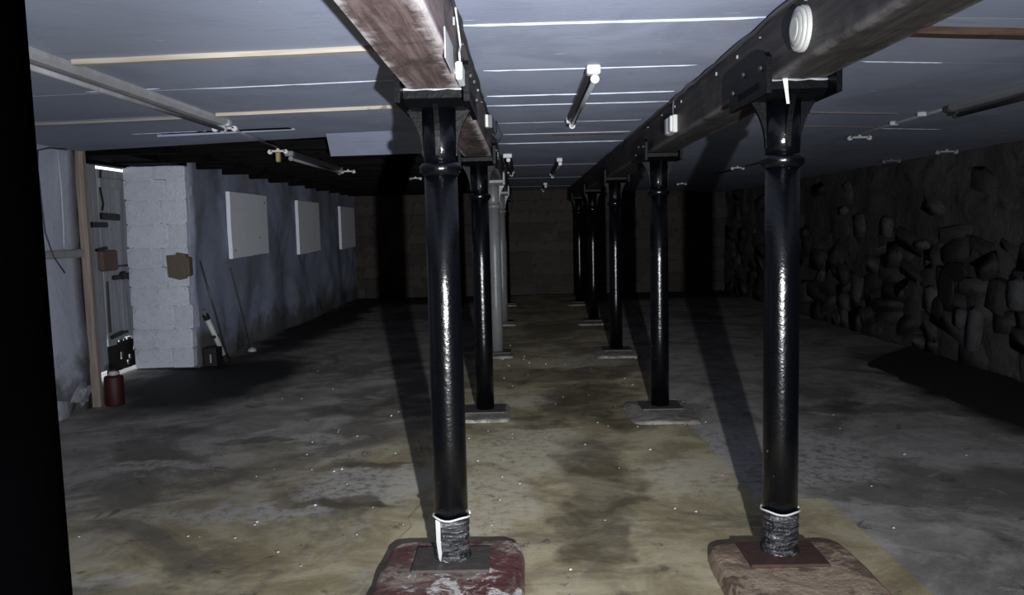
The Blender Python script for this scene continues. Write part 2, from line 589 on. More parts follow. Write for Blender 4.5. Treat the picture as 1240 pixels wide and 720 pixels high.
right_edge = ragged(1.60, -2.8, 4.17, 12, 0.02, 3) + ragged(1.22, 4.17, 17.3, 26, 0.05, 5)
left_edge = list(reversed(ragged(-0.60, -2.8, 17.3, 160, 0.10, 9)))
slab = obj('concrete_slab', prism(right_edge + left_edge, 'Z', -0.03, 0.0035), 'aisle', floor)
slab['label'] = 'olive brown concrete strip between the column rows'

# ------------------------------------------------------------------ ceiling
b = bmesh.new()
box(-4.55, -0.30, Y_BACK - 0.6, Y_FAR + 0.6, 2.335, 2.6, bm=b)
box(-0.30, 5.4, Y_BACK - 0.6, Y_FAR + 0.6, 2.335, 2.6, bm=b)
ceiling = struct(obj('ceiling', b, 'roof_dark'), 'ceiling of blue-white painted sheets under soot-black boards')


def sheet(poly, zf, joint_front=True):
    """one painted ceiling sheet, outline poly (x, y); zf gives its height"""
    b = bmesh.new()
    lo = [b.verts.new((x, y, zf(x))) for x, y in poly]
    hi = [b.verts.new((x, y, zf(x) + 0.012)) for x, y in poly]
    n = len(poly)
    for i in range(n):
        j = (i + 1) % n
        b.faces.new((lo[i], lo[j], hi[j], hi[i]))
    b.faces.new(list(reversed(lo)))
    b.faces.new(hi)
    bmesh.ops.recalc_face_normals(b, faces=b.faces)
    return obj('ceiling_sheet', b, 'ceiling', ceiling)


def bead(x0, x1, y, zf, w=0.009):
    n = 14
    b = bmesh.new()
    pts = []
    for i in range(n + 1):
        x = x0 + (x1 - x0) * i / n
        pts.append((x, y + 0.010 * nz(x, y, 1.7, 1.4), zf(x) + 0.001))
    rr = [w * (0.45 + 0.55 * abs(math.sin(1.3 * i + y * 7)) ** 0.5) * (0.4 if i in (0, n) else 1) for i in range(n + 1)]
    tube(pts, rr, 6, b)
    return obj('joint_filler', b, 'joint', ceiling)


def zc(x):
    return ZC


cen = [-3.0, -1.8, -0.6, 0.6, 1.5, 2.35, 3.205, 4.11, 4.90, 5.29, 6.16, 6.91, 7.66, 8.6, 9.5, 10.4, 11.3, 12.2, 13.1, 14.0, 14.9, 15.8, 16.7, 17.5]
for i, (a, c) in enumerate(zip(cen, cen[1:])):
    g = 0.004
    sheet([(-0.24, a + g), (1.0, a + g), (1.0, c - g), (-0.24, c - g)], (lambda x, k=0.002 * (i % 3): ZC + k))
    if c < 8:
        x0 = -0.21 + random.random() * 0.06
        bead(x0, 0.95 - random.random() * 0.05, c, zc, 0.0062 if c not in (6.16, 5.29, 6.91) else 0.004)
lef = [-3.0, -1.5, 0.0, 1.2, 2.4, 3.50, 4.27, 5.14]
for a, c in zip(lef, lef[1:]):
    sheet([(-4.35, a + .004), (-0.43, a + .004), (-0.43, c - .004), (-4.35, c - .004)], zl)
sheet([(-3.8, 5.148), (-0.43, 5.148), (-0.43, 6.36), (-1.56, 6.37), (-1.56, 6.56), (-3.8, 6.80)], zl)
b = bmesh.new()                                  # the last sheet sags at its far edge
q = [b.verts.new(p) for p in ((-1.56, 6.375, zl(-1.56)), (-0.44, 6.375, zl(-.44)), (-0.44, 6.80, 2.150), (-1.63, 6.80, 2.142))]
q2 = [b.verts.new(v.co + Vector((0, 0.004, 0.012))) for v in q]
b.faces.new(list(reversed(q)))
b.faces.new(q2)
for i in range(4):
    b.faces.new((q[i], q[(i + 1) % 4], q2[(i + 1) % 4], q2[i]))
bmesh.ops.recalc_face_normals(b, faces=b.faces)
obj('ceiling_sheet', b, 'ceiling', ceiling)
bead(-1.75, -0.5, 4.27, zl, 0.006)
bead(-2.3, -1.9, 4.22, zl, 0.005)
bead(-2.9, -2.3, 5.9, zl, 0.005)
rig = [-3.0, -1.5, 0.0, 1.2, 2.4, 3.2, 4.02, 5.66, 6.52, 7.6, 8.8, 10.0, 11.2, 12.4, 13.6, 14.8, 16.0, 17.5]
for i, (a, c) in enumerate(zip(rig, rig[1:])):
    sheet([(1.16, a + .001), (4.6, a + .001), (4.6, c - .001), (1.16, c - .001)], zr)
bead(1.7, 2.1, 4.02, zr, 0.006)
bead(2.6, 3.3, 4.05, zr, 0.004)
bead(2.9, 3.4, 6.52, zr, 0.005)

# soot-black joists where the sheets have come away
jm = None
for k, y in enumerate([7.25, 8.15, 9.05, 9.95, 10.85, 11.75, 12.65, 13.55, 14.45, 15.35, 16.25, 17.0]):
    x1 = -0.44
    o = obj('joist', box(-4.2, x1, -0.045, 0.045, 2.245, 2.34, 0.006), 'roof_dark', ceiling, (0, y, 0))

# drooping sheet edge (the slit of light paint above the door)
b = prism([(-2.74, 2.262), (-1.70, 2.278), (-1.70, 2.268), (-2.74, 2.240)], 'Y', 5.98, 6.02)
o = obj('sheet_edge', b, 'ceiling', ceiling)
b = prism([(-2.70, 2.264), (-1.72, 2.281), (-1.72, 2.272), (-2.70, 2.258)], 'Y', 5.90, 5.982)
obj('gap_strip', b, 'roof_dark', ceiling)

# ------------------------------------------------------------------ walls
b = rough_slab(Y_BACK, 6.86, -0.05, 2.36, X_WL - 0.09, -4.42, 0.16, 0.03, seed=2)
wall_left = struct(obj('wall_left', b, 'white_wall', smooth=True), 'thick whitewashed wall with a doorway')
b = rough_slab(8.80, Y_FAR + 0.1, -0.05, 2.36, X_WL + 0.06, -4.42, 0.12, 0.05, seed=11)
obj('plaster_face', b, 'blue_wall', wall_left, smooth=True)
obj('outer_lintel', box(-4.50, -4.36, 6.4, 9.9, 2.25, 2.40, 0.004), 'roof_dark', wall_left)
obj('inner_lintel', box(-4.25, -3.72, 6.80, 8.84, 2.262, 2.36, 0.01), 'roof_dark', wall_left)
# threshold rubble and exposed stones at the foot of the near part
foot = [stone_mesh('stone', s, 0.10, 0.16, 0.11, 'foot_stone', 0.2) for s in range(3)]
for i in range(14):
    y = 5.55 + 0.095 * i
    o = mobj('stone', foot[i % 3], None, wall_left, (X_WL - 0.158 + random.uniform(-.02, .01), y, 0.04 + (i % 3) * 0.07), rot=(random.uniform(-.3, .3), random.uniform(-.3, .3), random.uniform(-.3, .3)))
    k = random.uniform(0.6, 0.95)
    o.scale = (k * 0.7, k * 1.1, k)

# far reveal of the doorway: painted blocks
blk = []
for s in range(4):
    bb = box(-0.5, 0.5, -0.5, 0.5, -0.5, 0.5)
    bmesh.ops.bevel(bb, geom=bb.edges[:], offset=0.045, segments=2, affect='EDGES')
    for v in bb.verts:
        v.co.y += 0.10 * nz(v.co.x + s * 5, v.co.y, v.co.z, 2.0)
        v.co.x += 0.04 * nz(v.co.x + s * 5, v.co.y + 9, v.co.z, 2.0)
    me = bpy.data.meshes.new('block')
    bb.to_mesh(me)
    bb.free()
    me.materials.append(M['reveal'])
    blk.append(me)
z = 0.02
k = 0
while z < 2.22:
    hgt = random.uniform(0.20, 0.27)
    hgt = min(hgt, 2.262 - z)
    cut = random.uniform(-4.17, -3.98) if k % 2 else random.uniform(-4.02, -3.9)
    for (xa, xb) in ((-4.40, cut), (cut, X_WL + 0.03 + random.uniform(-0.015, 0.02))):
        o = mobj('block', blk[k % 4], None, wall_left, ((xa + xb) / 2, 8.79 + random.uniform(-.012, .012), z + hgt / 2))
        o.scale = ((xb - xa) * 1.01, 0.17, hgt * 1.01)
        o.rotation_euler = (random.uniform(-.025, .025), random.uniform(-.02, .02), random.uniform(-.03, .03))
        k += 1
    z += hgt
    k += 1
patch = obj('bare_patch', prism([(-3.945, 1.04), (-3.82, 1.005), (-3.745, 1.02), (-3.735, 1.29), (-3.84, 1.31), (-3.85, 1.285), (-3.955, 1.28)], 'Y', 8.665, 8.73), 'bare', wall_left)
patch['label'] = 'bare brown brick where plaster has fallen'
obj('bare_patch', box(-3.78, -3.712, 8.67, 8.80, 1.04, 1.26, 0.02), 'bare', wall_left)

# stone-wall side
b = rough_slab(Y_BACK, Y_FAR + 0.1, -0.05, 2.36, X_WR, 5.1, 0.13, -0.07, seed=21)
wall_right = struct(obj('wall_right', b, 'stone_wall', smooth=True), 'dark damp rubble stone wall')
rs = [stone_mesh('stone', s, 0.030, 1, 1, 'stone', 0.3) for s in range(9)]
ps = [stone_mesh('stone', s + 20, 0.036, 1, 1, 'pale_stone', 0.6) for s in range(3)]
cnt = 0
y = 5.0
while y < 17.2 and cnt < 292:
    col_w = random.uniform(0.28, 0.56) * (1 if y < 12 else 1.3)
    z = 0.02
    while z < 2.12:
        hh = random.uniform(0.14, 0.30)
        dep = -0.012 if z < 0.9 else -0.020
        if z > 1.15 and random.random() > 0.25:
            z += hh
            continue
        o = mobj('stone', rs[cnt % 9], None, wall_right,
                 (X_WR + 0.030 - dep + random.uniform(-0.022, 0.03), y + col_w / 2 + random.uniform(-.1, .1), z + hh / 2),
                 rot=(random.uniform(-.35, .35), random.uniform(-.1, .1), random.uniform(-.12, .12)))
        o.scale = (random.uniform(0.7, 1.2), col_w * 0.57, hh * 0.57)
        cnt += 1
        z += hh
    y += col_w
for (yy, zz, sy, sz) in ((7.71, 0.40, 0.10, 0.22), (7.95, 0.48, .09, .1), (8.5, 0.62, .15, .14), (7.05, 0.80, .12, .14), (8.75, 1.2, .14, .05), (10.9, 1.62, .12, .06), (9.6, 1.4, .12, .12)):
    o = mobj('stone', random.choice(ps), None, wall_right, (X_WR - 0.03, yy, zz), rot=(random.uniform(-.2, .2), 0, 0))
    o.scale = (1.0, sy, sz)
hb = bmesh.new()
for (yy, zz, ry, rz) in ((8.18, 0.78, .16, .22), (8.02, 0.95, .22, .10), (8.35, 0.55, .12, .12)):
    r = bmesh.ops.create_icosphere(hb, subdivisions=2, radius=1.0)
    for v in r['verts']:
        kk = 1 + 0.25 * nz(v.co.x + yy, v.co.y, v.co.z, 1.5)
        v.co = Vector((X_WR - 0.055 + v.co.x * 0.03, yy + v.co.y * ry * kk, zz + v.co.z * rz * kk))
o = obj('damp_patch', hb, 'muck', wall_right, smooth=True)
o['label'] = 'black damp patch on the stones'

# far wall of brown blocks
wall_far = struct(obj('wall_far', box(-5.2, 5.3, Y_FAR, Y_FAR + 0.5, -0.05, 2.36), 'stone_wall'), 'dim brown block wall closing the cellar')
fb = []
for s in range(6):
    bb = box(-0.5, 0.5, -0.5, 0.5, -0.5, 0.5)
    bmesh.ops.bevel(bb, geom=bb.edges[:], offset=0.06, segments=1, affect='EDGES')
    for v in bb.verts:
        v.co += Vector((0.03, 0.15, 0.05)) * nz(v.co.x + s * 7, v.co.y, v.co.z, 1.7)
    me = bpy.data.meshes.new('block')
    bb.to_mesh(me)
    bb.free()
    me.materials.append(M['far_stone'])
    fb.append(me)
z = 0.0
k = 0
while z < 2.25:
    hh = random.uniform(0.2, 0.27)
    x = -3.75 + random.uniform(-.2, 0)
    while x < 4.4:
        ww = random.uniform(0.32, 0.62)
        o = mobj('block', fb[k % 6], None, wall_far, (x + ww / 2, Y_FAR + 0.015 + random.uniform(-.012, .01), z + hh / 2))
        o.scale = (ww * 0.985, 0.10, hh * 0.97)
        x += ww
        k += 1
    z += hh
struct(obj('wall_back', box(-5.2, 5.3, Y_BACK - 0.4, Y_BACK, -0.05, 2.36), 'stone_wall'), 'dark wall behind the camera')

# door jamb post
b = box(X_WL - 0.11, X_WL - 0.035, 6.84, 6.90, -0.02, 2.34, 0.006)
for v in b.verts:
    v.co.x += 0.012 * math.sin(v.co.z * 2.5)
struct(obj('trim_1', b, 'jamb'), 'pale wooden door post at the edge of the whitewashed wall')

# ------------------------------------------------------------------ old plank door
door = struct(empty('door_1', (-4.46, 8.0, 0)), 'old grey-painted plank door letting daylight in at top and foot')
yy = 6.5
edges = [6.5, 6.72, 6.94, 7.16, 7.38, 7.60, 7.82, 8.02, 8.255, 8.43, 8.60, 8.77, 8.94, 9.11, 9.28, 9.5]
for a, c in zip(edges, edges[1:]):
    zlo = 0.02 if a < 8.2 else 0.36 + 0.03 * math.sin(a * 9)
    ztop = 2.30 if (c < 8.3 or a > 8.92) else 2.215
    g0 = 0.0015
    o = obj('plank', box(-0.018, 0.018, a - 8.0 + g0, c - 8.0 - g0 - (0.02 if abs(c - 8.255) < 0.001 else 0), zlo if a < 7.99 or a > 8.2 else 0.42, ztop, 0.003), 'door', door)
# the plank beside the slit and its broken foot
obj('plank', box(-0.018, 0.018, 0.02, 0.225, 0.09, 0.43, 0.003), 'door', door)
obj('slit_cover', box(-0.03, -0.018, 0.22, 0.27, 0.46, 2.29, 0.002), 'rotten', door)
# rotten foot boards, pierced by holes
holes = [(8.55, .21), (8.55, .17), (8.58, .05), (8.68, .10), (8.84, .27), (8.83, .24), (8.87, .12), (8.89, .09), (8.87, .15), (8.93, .19), (8.97, .25), (8.99, .12), (9.09, .14), (8.73, .16)]
b = bmesh.new()
yst, zst = 0.022, 0.028
ny_, nz_ = int(1.26 / yst), int(0.42 / zst)
gv = {}
for i in range(ny_ + 1):
    for k in range(nz_ + 1):
        gv[i, k] = b.verts.new((0.0 + 0.006 * nz(i * .3, k * .3, 2), 8.26 + i * yst - 8.0 + 0.006 * nz(i * .9, k * .9, 4), 0.04 + k * zst + 0.008 * nz(i * .8, k * .7, 9)))
for i in range(ny_):
    for k in range(nz_):
        yc, zc_ = 8.26 + (i + .5) * yst, 0.04 + (k + .5) * zst
        if any(abs(yc - hy) < 0.02 and abs(zc_ - hz) < 0.03 for hy, hz in holes):
            continue
        if zc_ > 0.36 + 0.05 * nz(i * .4, 0, 3):
            continue
        b.faces.new((gv[i, k], gv[i + 1, k], gv[i + 1, k + 1], gv[i, k + 1]))
bmesh.ops.delete(b, geom=[v for v in b.verts if not v.link_faces], context='VERTS')
ex = bmesh.ops.solidify(b, geom=b.faces[:], thickness=0.02)
ob = obj('foot_board', b, 'rotten', door)
ob['label'] = 'black rotten board pierced by daylight holes'
obj('rail', box(0.018, 0.04, 0.25, 1.45, 1.17, 1.19, 0.004), 'dark_metal', door)
obj('rail', box(0.018, 0.045, 0.25, 1.45, 2.02, 2.12, 0.004), 'door', door)
# ironmongery


def hinge(y0, y1, z, h, droop=0.0):
    return obj('hinge', prism([(y0 - 8, z), (y1 - 8, z + droop), (y1 - 8 + 0.02, z + droop + h * 0.5), (y1 - 8, z + droop + h), (y0 - 8, z + h)], 'X', 0.018, 0.05), 'black_metal', door)


hinge(8.25, 8.60, 1.685, 0.07, -0.01)
hinge(8.05, 8.34, 1.60, 0.055, 0.0)
lb = obj('lock_box', box(0.018, 0.08, 0.14, 0.46, 1.14, 1.36, 0.02), 'rust_box', door)
obj('keeper', box(0.06, 0.10, 0.17, 0.36, 1.34, 1.37, 0.005), 'black_metal', lb, rot=(0.10, 0, 0))
b = box(0.018, 0.055, 0.40, 0.72, 1.035, 1.085, 0.01)
box(0.018, 0.07, 0.55, 0.66, 1.03, 1.12, 0.02, bm=b)
box(0.018, 0.07, 0.70, 0.88, 1.02, 1.10, 0.02, bm=b)
box(0.018, 0.06, 0.80, 0.90, 0.985, 1.05, 0.015, bm=b)
obj('latch', b, 'black_metal', door)
obj('bolt_rod', tube([(0.03, 0.285, 0.48), (0.03, 0.29, 1.03)], 0.012, 8), 'black_metal', door)
lb = obj('bolt', tube([(0.045, 0.28, 0.43), (0.045, 0.48, 0.45), (0.05, 0.60, 0.45)], [0.022, 0.026, 0.016], 8), 'black_metal', door)
obj('knob', tube([(0.05, 0.60, 0.45), (0.05, 0.625, 0.45)], 0.02, 8), 'steel', lb)
obj('crack', tube([(0.02, 0.32, 2.2), (0.02, 0.29, 2.0), (0.02, 0.33, 1.85), (0.02, 0.30, 1.78)], 0.014, 6), 'rotten', door)

# ------------------------------------------------------------------ beams


def beam(xc, mat, label, seed):
    b = bmesh.new()
    n = 60
    prof = [(-0.11, 0.012), (-0.098, 0.0), (0.098, 0.0), (0.11, 0.012), (0.11, 0.285), (-0.11, 0.285)]
    rings = []
    for i in range(n + 1):
        y = Y_BACK + 0.01 + (Y_FAR - 0.06 - Y_BACK) * i / n
        rings.append([b.verts.new((px + 0.006 * nz(y, k, seed, 1.0), y, pz + (0.005 * nz(y, k + 9, seed, 0.9) if pz < .2 else 0))) for k, (px, pz) in enumerate(prof)])
    for a, c in zip(rings, rings[1:]):
        for k in range(6):
            b.faces.new((a[k], a[(k + 1) % 6], c[(k + 1) % 6], c[k]))
    b.faces.new(rings[0])
    b.faces.new(list(reversed(rings[-1])))
    bmesh.ops.recalc_face_normals(b, faces=b.faces)
    root = empty('timber_beam', (xc, 0, BEAM_Z))
    obj('beam_timber', b, mat, root)
    tag(root, label, 'beam', 'beams on the column rows')
    return root


beam_l = beam(XL - 0.005, 'beam_red', 'reddish brown timber beam with worn whitish edges underneath', 1)
beam_r = beam(XR + 0.015, 'beam_dark', 'dark brown timber beam carrying the round white lamp', 6)
# ragged sealing strip where beam meets ceiling
for root, sx in ((beam_l, 0.115), (beam_r, -0.115)):
    b = bmesh.new()
    y = 0.5
    pts = []
    while y < 17.3:
        pts.append((sx + random.uniform(-.004, .004), y, 0.236 + random.uniform(-.006, .006)))
        y += 0.16
    tube(pts, [random.uniform(0.006, 0.014) for _ in pts], 6, b)
    obj('edge_strip', b, 'dark_metal', root)
    for i in range(9):                                       # nail heads and paint specks along the edge
        yy = 2.2 + i * 0.5 + random.uniform(-.2, .2)
        r_ = random.uniform(.003, .006)
        obj('nail', box(sx * 0.955 - 0.008, sx * 0.955 + 0.008, yy - r_, yy + r_, 0.19 - r_ + random.uniform(-.02, .02), 0.19 + r_ + 0.002, 0.001), 'conduit', root)

# ------------------------------------------------------------------ columns
shaft_me = {}


def mesh_of(bm, name, smooth):
    me = bpy.data.meshes.new(name)
    bm.normal_update()
    bm.to_mesh(me)
    bm.free()
    if smooth:
        me.polygons.foreach_set('use_smooth', [True] * len(me.polygons))
    return me


def column_protos(z0):
    P = []
    P.append(('shaft', mesh_of(lathe([(0.0725, z0 + 0.012), (0.0725, 0.6), (0.071, 1.2), (0.069, 1.725)], 36), 'shaft', True), None))
    cp = [(0.066, 1.716), (0.078, 1.724), (0.0865, 1.735), (0.089, 1.748), (0.0865, 1.760), (0.078, 1.769), (0.066, 1.776)]
    P.append(('collar', mesh_of(lathe(cp, 36), 'collar', True), None))
    P.append(('neck', mesh_of(lathe([(0.068, 1.77), (0.070, 1.83), (0.072, 1.99)], 32), 'neck', True), None))
    g = []
    for i in range(9):
        t = i / 8
        g.append((0.072 + 0.066 * t ** 2.2, 1.80 + 0.195 * t))
    poly = [(0.055, 1.80)] + g + [(0.055, 1.995)]
    for q in range(4):
        bb = prism(poly, 'Y', -0.011, 0.011)
        bmesh.ops.rotate(bb, verts=bb.verts, cent=(0, 0, 0), matrix=Matrix.Rotation(q * PI / 2, 3, 'Z'))
        P.append(('gusset', mesh_of(bb, 'gusset', False), None))
    bb = box(-0.143, 0.143, -0.16, 0.16, 2.008, 2.048, 0.006)
    lo = [bb.verts.new((x * 0.11, y * 0.12, 1.985)) for x, y in ((-1, -1), (1, -1), (1, 1), (-1, 1))]
    hi = [bb.verts.new((x * 0.14, y * 0.157, 2.009)) for x, y in ((-1, -1), (1, -1), (1, 1), (-1, 1))]
    for i in range(4):
        j = (i + 1) % 4
        bb.faces.new((lo[i], lo[j], hi[j], hi[i]))
    bb.faces.new(list(reversed(lo)))
    P.append(('cap_plate', mesh_of(bb, 'cap_plate', False), None))
    for s in (-1, 1):
        poly = [(-0.25, 1.985), (0.29, 1.985), (0.29, 2.105), (0.25, 2.145), (-0.21, 2.145), (-0.25, 2.12)]
        bb = prism(poly, 'X', s * 0.122, s * 0.143)
        P.append(('cheek', mesh_of(bb, 'cheek', False), s))
    P.append(('base_plate', mesh_of(box(-0.165, 0.165, -0.15, 0.10, z0, z0 + 0.014, 0.004), 'base_plate', False), None))
    return P


boltme = None


def bolt_mesh():
    bb = lathe([(0.012, 0), (0.012, 0.008), (0.007, 0.012)], 6)
    bmesh.ops.rotate(bb, verts=bb.verts, cent=(0, 0, 0), matrix=Matrix.Rotation(PI / 2, 3, 'Y'))
    me = mesh_of(bb, 'bolt', False)
    me.materials.append(M['black_metal'])
    return me


boltme = bolt_mesh()
protos_hi = column_protos(0.07)
protos_lo = column_protos(0.03)


def column(x, y, protos, mat, label, plate, bolts=True):
    root = empty('iron_column', (x, y, 0))
    tag(root, label, 'column', 'cast iron columns')
    for nm, me, s in protos:
        m2 = plate if nm == 'base_plate' else ('iron_cap' if mat == 'iron' and nm in ('cap_plate', 'gusset', 'cheek') else mat)
        me2 = me if not me.materials or me.materials[0] == M[m2] else me.copy()
        if me2 is not me:
            me2.materials.clear()
        if not me2.materials:
            me2.materials.append(M[m2])
        p = mobj(nm, me2, None, root)
        if s is not None and bolts:
            for yy, zz in ((-0.18, 2.09), (0.06, 2.11), (0.22, 2.06)):
                q = mobj('bolt', boltme, None, p, (s * 0.143, yy, zz))
                q.rotation_euler = (0, 0, 0 if s > 0 else PI)
    return root


def plinth(x0, x1, y0, y1, z1, mat, label, seed, group='column plinths'):
    """worn slab: rounded-corner outline, softened top edge, uneven top"""
    cx, cy, hx, hy = (x0 + x1) / 2, (y0 + y1) / 2, (x1 - x0) / 2, (y1 - y0) / 2
    bb = bmesh.new()
    N = 72
    rings = []
    for (ins, z) in ((-0.012, -0.02), (0.0, z1 * 0.55), (0.008, z1 * 0.88), (0.022, z1), (0.07, z1), (0.13, z1), (0.2, z1)):
        ring = []
        for i in range(N):
            t = 2 * PI * i / N
            c, d = math.cos(t), math.sin(t)
            r = 1.0 / (abs(c) ** 9 + abs(d) ** 9) ** (1 / 9)
            px, py = c * r * (hx - ins), d * r * (hy - ins)
            e = 0.022 * nz(px * 1.0 + seed, py, 0.5, 5) * (1.0 if ins < 0.05 else 0.3)
            zz = z
            if z > 0:
                zz = z + min(0.006, z1 * 0.2) * nz(px + seed * 2, py, 3.0, 7) - 0.003 * (ins < 0.05)
            ring.append(bb.verts.new((cx + px * (1 + e), cy + py * (1 + e), zz)))
        rings.append(ring)
    for a, c in zip(rings, rings[1:]):
        for i in range(N):
            j = (i + 1) % N
            bb.faces.new((a[i], a[j], c[j], c[i]))
    bb.faces.new(rings[-1])
    bb.faces.new(list(reversed(rings[0])))
    o = obj('column_plinth', bb, mat)
    tag(o, label, 'plinth', group)
    return o


plinth(-0.64, -0.03, 2.72, 3.53, 0.07, 'plinth_red', 'red painted plinth with white flaking under foil-wrapped column', 1)
plinth(0.79, 1.40, 2.68, 3.45, 0.07, 'plinth_brown', 'bare brown plinth under foil-wrapped column with rusty plate', 2)
c1 = column(XL, Y1, protos_hi, 'iron', 'glossy black iron column with foil-wrapped foot on red flaking plinth', 'slate')
c2 = column(XR, Y1, protos_hi, 'iron', 'glossy black iron column with foil-wrapped foot on brown plinth', 'rust')
words = ['second', 'third', 'fourth', 'fifth']
for i in range(1, 5):
    yy = Y1 + DY * i
    lmat = 'iron_grey' if i in (2, 3) else 'iron'
    ltxt = {1: 'black iron column right behind the column on the red flaking plinth',
            2: 'grey painted iron column, nearer of the two grey ones to the red plinth',
            3: 'grey painted iron column, nearer of the two grey ones to the far wall',
            4: 'black iron column in line with the grey ones, close to far wall'}[i]
    column(XL, yy, protos_lo, lmat, ltxt, 'slate', i < 2)
    column(XR, yy, protos_lo, 'iron', words[i - 1] + ' black iron column under the dark beam, counted from the brown plinth', 'slate', i < 2)
    t = ['column right behind the red flaking plinth', 'grey column nearer the red plinth', 'grey column nearer the far wall', 'black column in line with the grey ones'][i - 1]
    plinth(XL - 0.22, XL + 0.20, yy - 0.33, yy + 0.2, 0.03, 'plinth_grey', 'low pale slab under the ' + t, 10 + i)
    plinth(XR - 0.28, XR + 0.24, yy - 0.48, yy + 0.2, 0.03, 'plinth_grey', 'low pale slab under the ' + words[i - 1] + ' column of the dark beam', 20 + i)
column(XL, 0.417, protos_lo, 'iron_shaded', 'black iron column with shade in its colour, right beside the photographer', 'slate', False)
plinth(XL - 0.26, XL + 0.26, 0.1, 0.72, 0.03, 'plinth_grey', 'low pale slab under the column beside the photographer', 31)

# foil wraps, ties and worn paint line on the first pair
for root, flap in ((c1, True), (c2, False)):
    pr = []
    for i in range(15):
        z = 0.086 + 0.182 * i / 14
        pr.append((0.0765 + 0.0022 * math.sin(i * 2.3) + (0.004 if i in (0,) else 0), z))
    bb = lathe(pr, 32)
    for v in bb.verts:
        k = 1 + 0.035 * nz(v.co.x * 12, v.co.y * 12, v.co.z * 18, 1.0)
        v.co.x *= k
        v.co.y *= k
    wrap = obj('foil_wrap', bb, 'foil', root, smooth=True)
    wrap['label'] = 'crinkled silver foil tape'
    pts = [(0.080 * math.cos(2 * PI * i / 24), 0.080 * math.sin(2 * PI * i / 24), 0.270 + 0.004 * math.sin(i)) for i in range(25)]
    tie = obj('tie', tube(pts, 0.0042, 6), 'paper', root, smooth=True)
    tie['label'] = 'white cord tied round the foil'
    if flap:
        bb = prism([(-0.016, 0.268), (0.008, 0.262), (0.007, 0.18), (0.012, 0.12), (0.004, 0.088), (-0.004, 0.10), (-0.014, 0.17)], 'Y', -0.0015, 0.0015)
        bmesh.ops.rotate(bb, verts=bb.verts, cent=(0, 0, 0), matrix=Matrix.Rotation(-0.6, 3, 'Z'))
        fl = obj('loose_strip', bb, 'paper', root, (-0.049, -0.068, 0))
        fl['label'] = 'white strip hanging loose from the tie'
    pts = [(-0.138 + 0.276 * i / 10, -0.158, 2.048 + 0.002 * math.sin(i * 2)) for i in range(11)]
    obj('paint_line', tube(pts, [0.0045 + 0.002 * math.sin(i * 1.7) for i in range(11)], 6), 'conduit', root)
# ------------------------------------------------------------------ light fittings


def fitting(x, y0, y1, z, body, label, w=0.06, end='white_plastic', tubemat='tube', group='fluorescent light fittings', rx=0.0, twin=False):
    root = empty('light_fitting', (x, (y0 + y1) / 2, z))
    root.rotation_euler = (0, rx, 0)
    tag(root, label, 'light', group)
    L = (y1 - y0) / 2
    obj('channel', prism([(-w / 2, 0), (-w / 2, -0.022), (-w * .25, -0.04), (w * .25, -0.04), (w / 2, -0.022), (w / 2, 0)], 'Y', -L + 0.03, L - 0.03), body, root)
    for s in (-1, 1):
        obj('end_cap', box(-w / 2 - 0.004, w / 2 + 0.004, s * L - 0.032, s * L + 0.032, -0.046, 0, 0.006), end, root)
        hb_ = lathe([(0.022, -0.012), (0.022, 0.012)], 14)
        bmesh.ops.rotate(hb_, verts=hb_.verts, cent=(0, 0, 0), matrix=Matrix.Rotation(PI / 2, 3, 'X'))
        bmesh.ops.translate(hb_, verts=hb_.verts, vec=(0.008, s * (L - 0.015), -0.066))
        obj('lamp_holder', hb_, end, root)
    obj('tube', tube([(0.008, -L + 0.02, -0.068), (0.008, L - 0.02, -0.068)], 0.013, 12), tubemat, root, smooth=True)
    return root


fitting(0.372, 4.05, 5.92, 2.30, 'dark_metal', 'dark channel tube light with white ends, next to the brown ceiling strip')
fitting(0.45, 9.40, 11.85, 2.30, 'dark_metal', 'dark tube light with white ends, middle of the three between the beams')
fitting(0.43, 14.6, 16.4, 2.30, 'dark_metal', 'dark tube light with white ends closest to the far wall')
fitting(-2.02, 2.5, 5.40, zl(-2.02), 'dusty_metal', 'long dusty white light fitting crossing the pale battens', 0.10, end='dusty_metal', tubemat='dusty_metal')
fitting(-2.13, 7.30, 9.26, 2.245, 'dark_metal', 'dark grey tube light under the soot-black ceiling', 0.07, end='conduit')
fitting(2.86, 3.5, 5.32, zr(2.86), 'conduit', 'dark grey tube light over the stone-wall bay', 0.10, end='dark_metal', tubemat='dark_metal')
fitting(-0.15, 8.70, 11.2, 2.30, 'dark_metal', 'black light fitting with white end tucked beside the red-brown beam', 0.09, tubemat='dark_metal')


def clip(x, y, z, label, mat='white_plastic', s=1.0):
    root = empty('lamp_clip', (x, y, z))
    tag(root, label, 'clip', 'white lamp clips on the ceiling')
    obj('bar', box(-0.07 * s, 0.07 * s, -0.012, 0.012, -0.032, -0.014, 0.004), mat, root)
    obj('stem', box(-0.012, 0.012, -0.01, 0.01, -0.02, 0.0, 0.002), mat, root)
    for q in (-1, 1):
        k = lathe([(0.020, -0.012), (0.020, 0.012)], 12)
        bmesh.ops.rotate(k, verts=k.verts, cent=(0, 0, 0), matrix=Matrix.Rotation(PI / 2, 3, 'X'))
        bmesh.ops.translate(k, verts=k.verts, vec=(q * 0.07 * s, 0, -0.03))
        obj('jaw', k, mat, root)
    return root


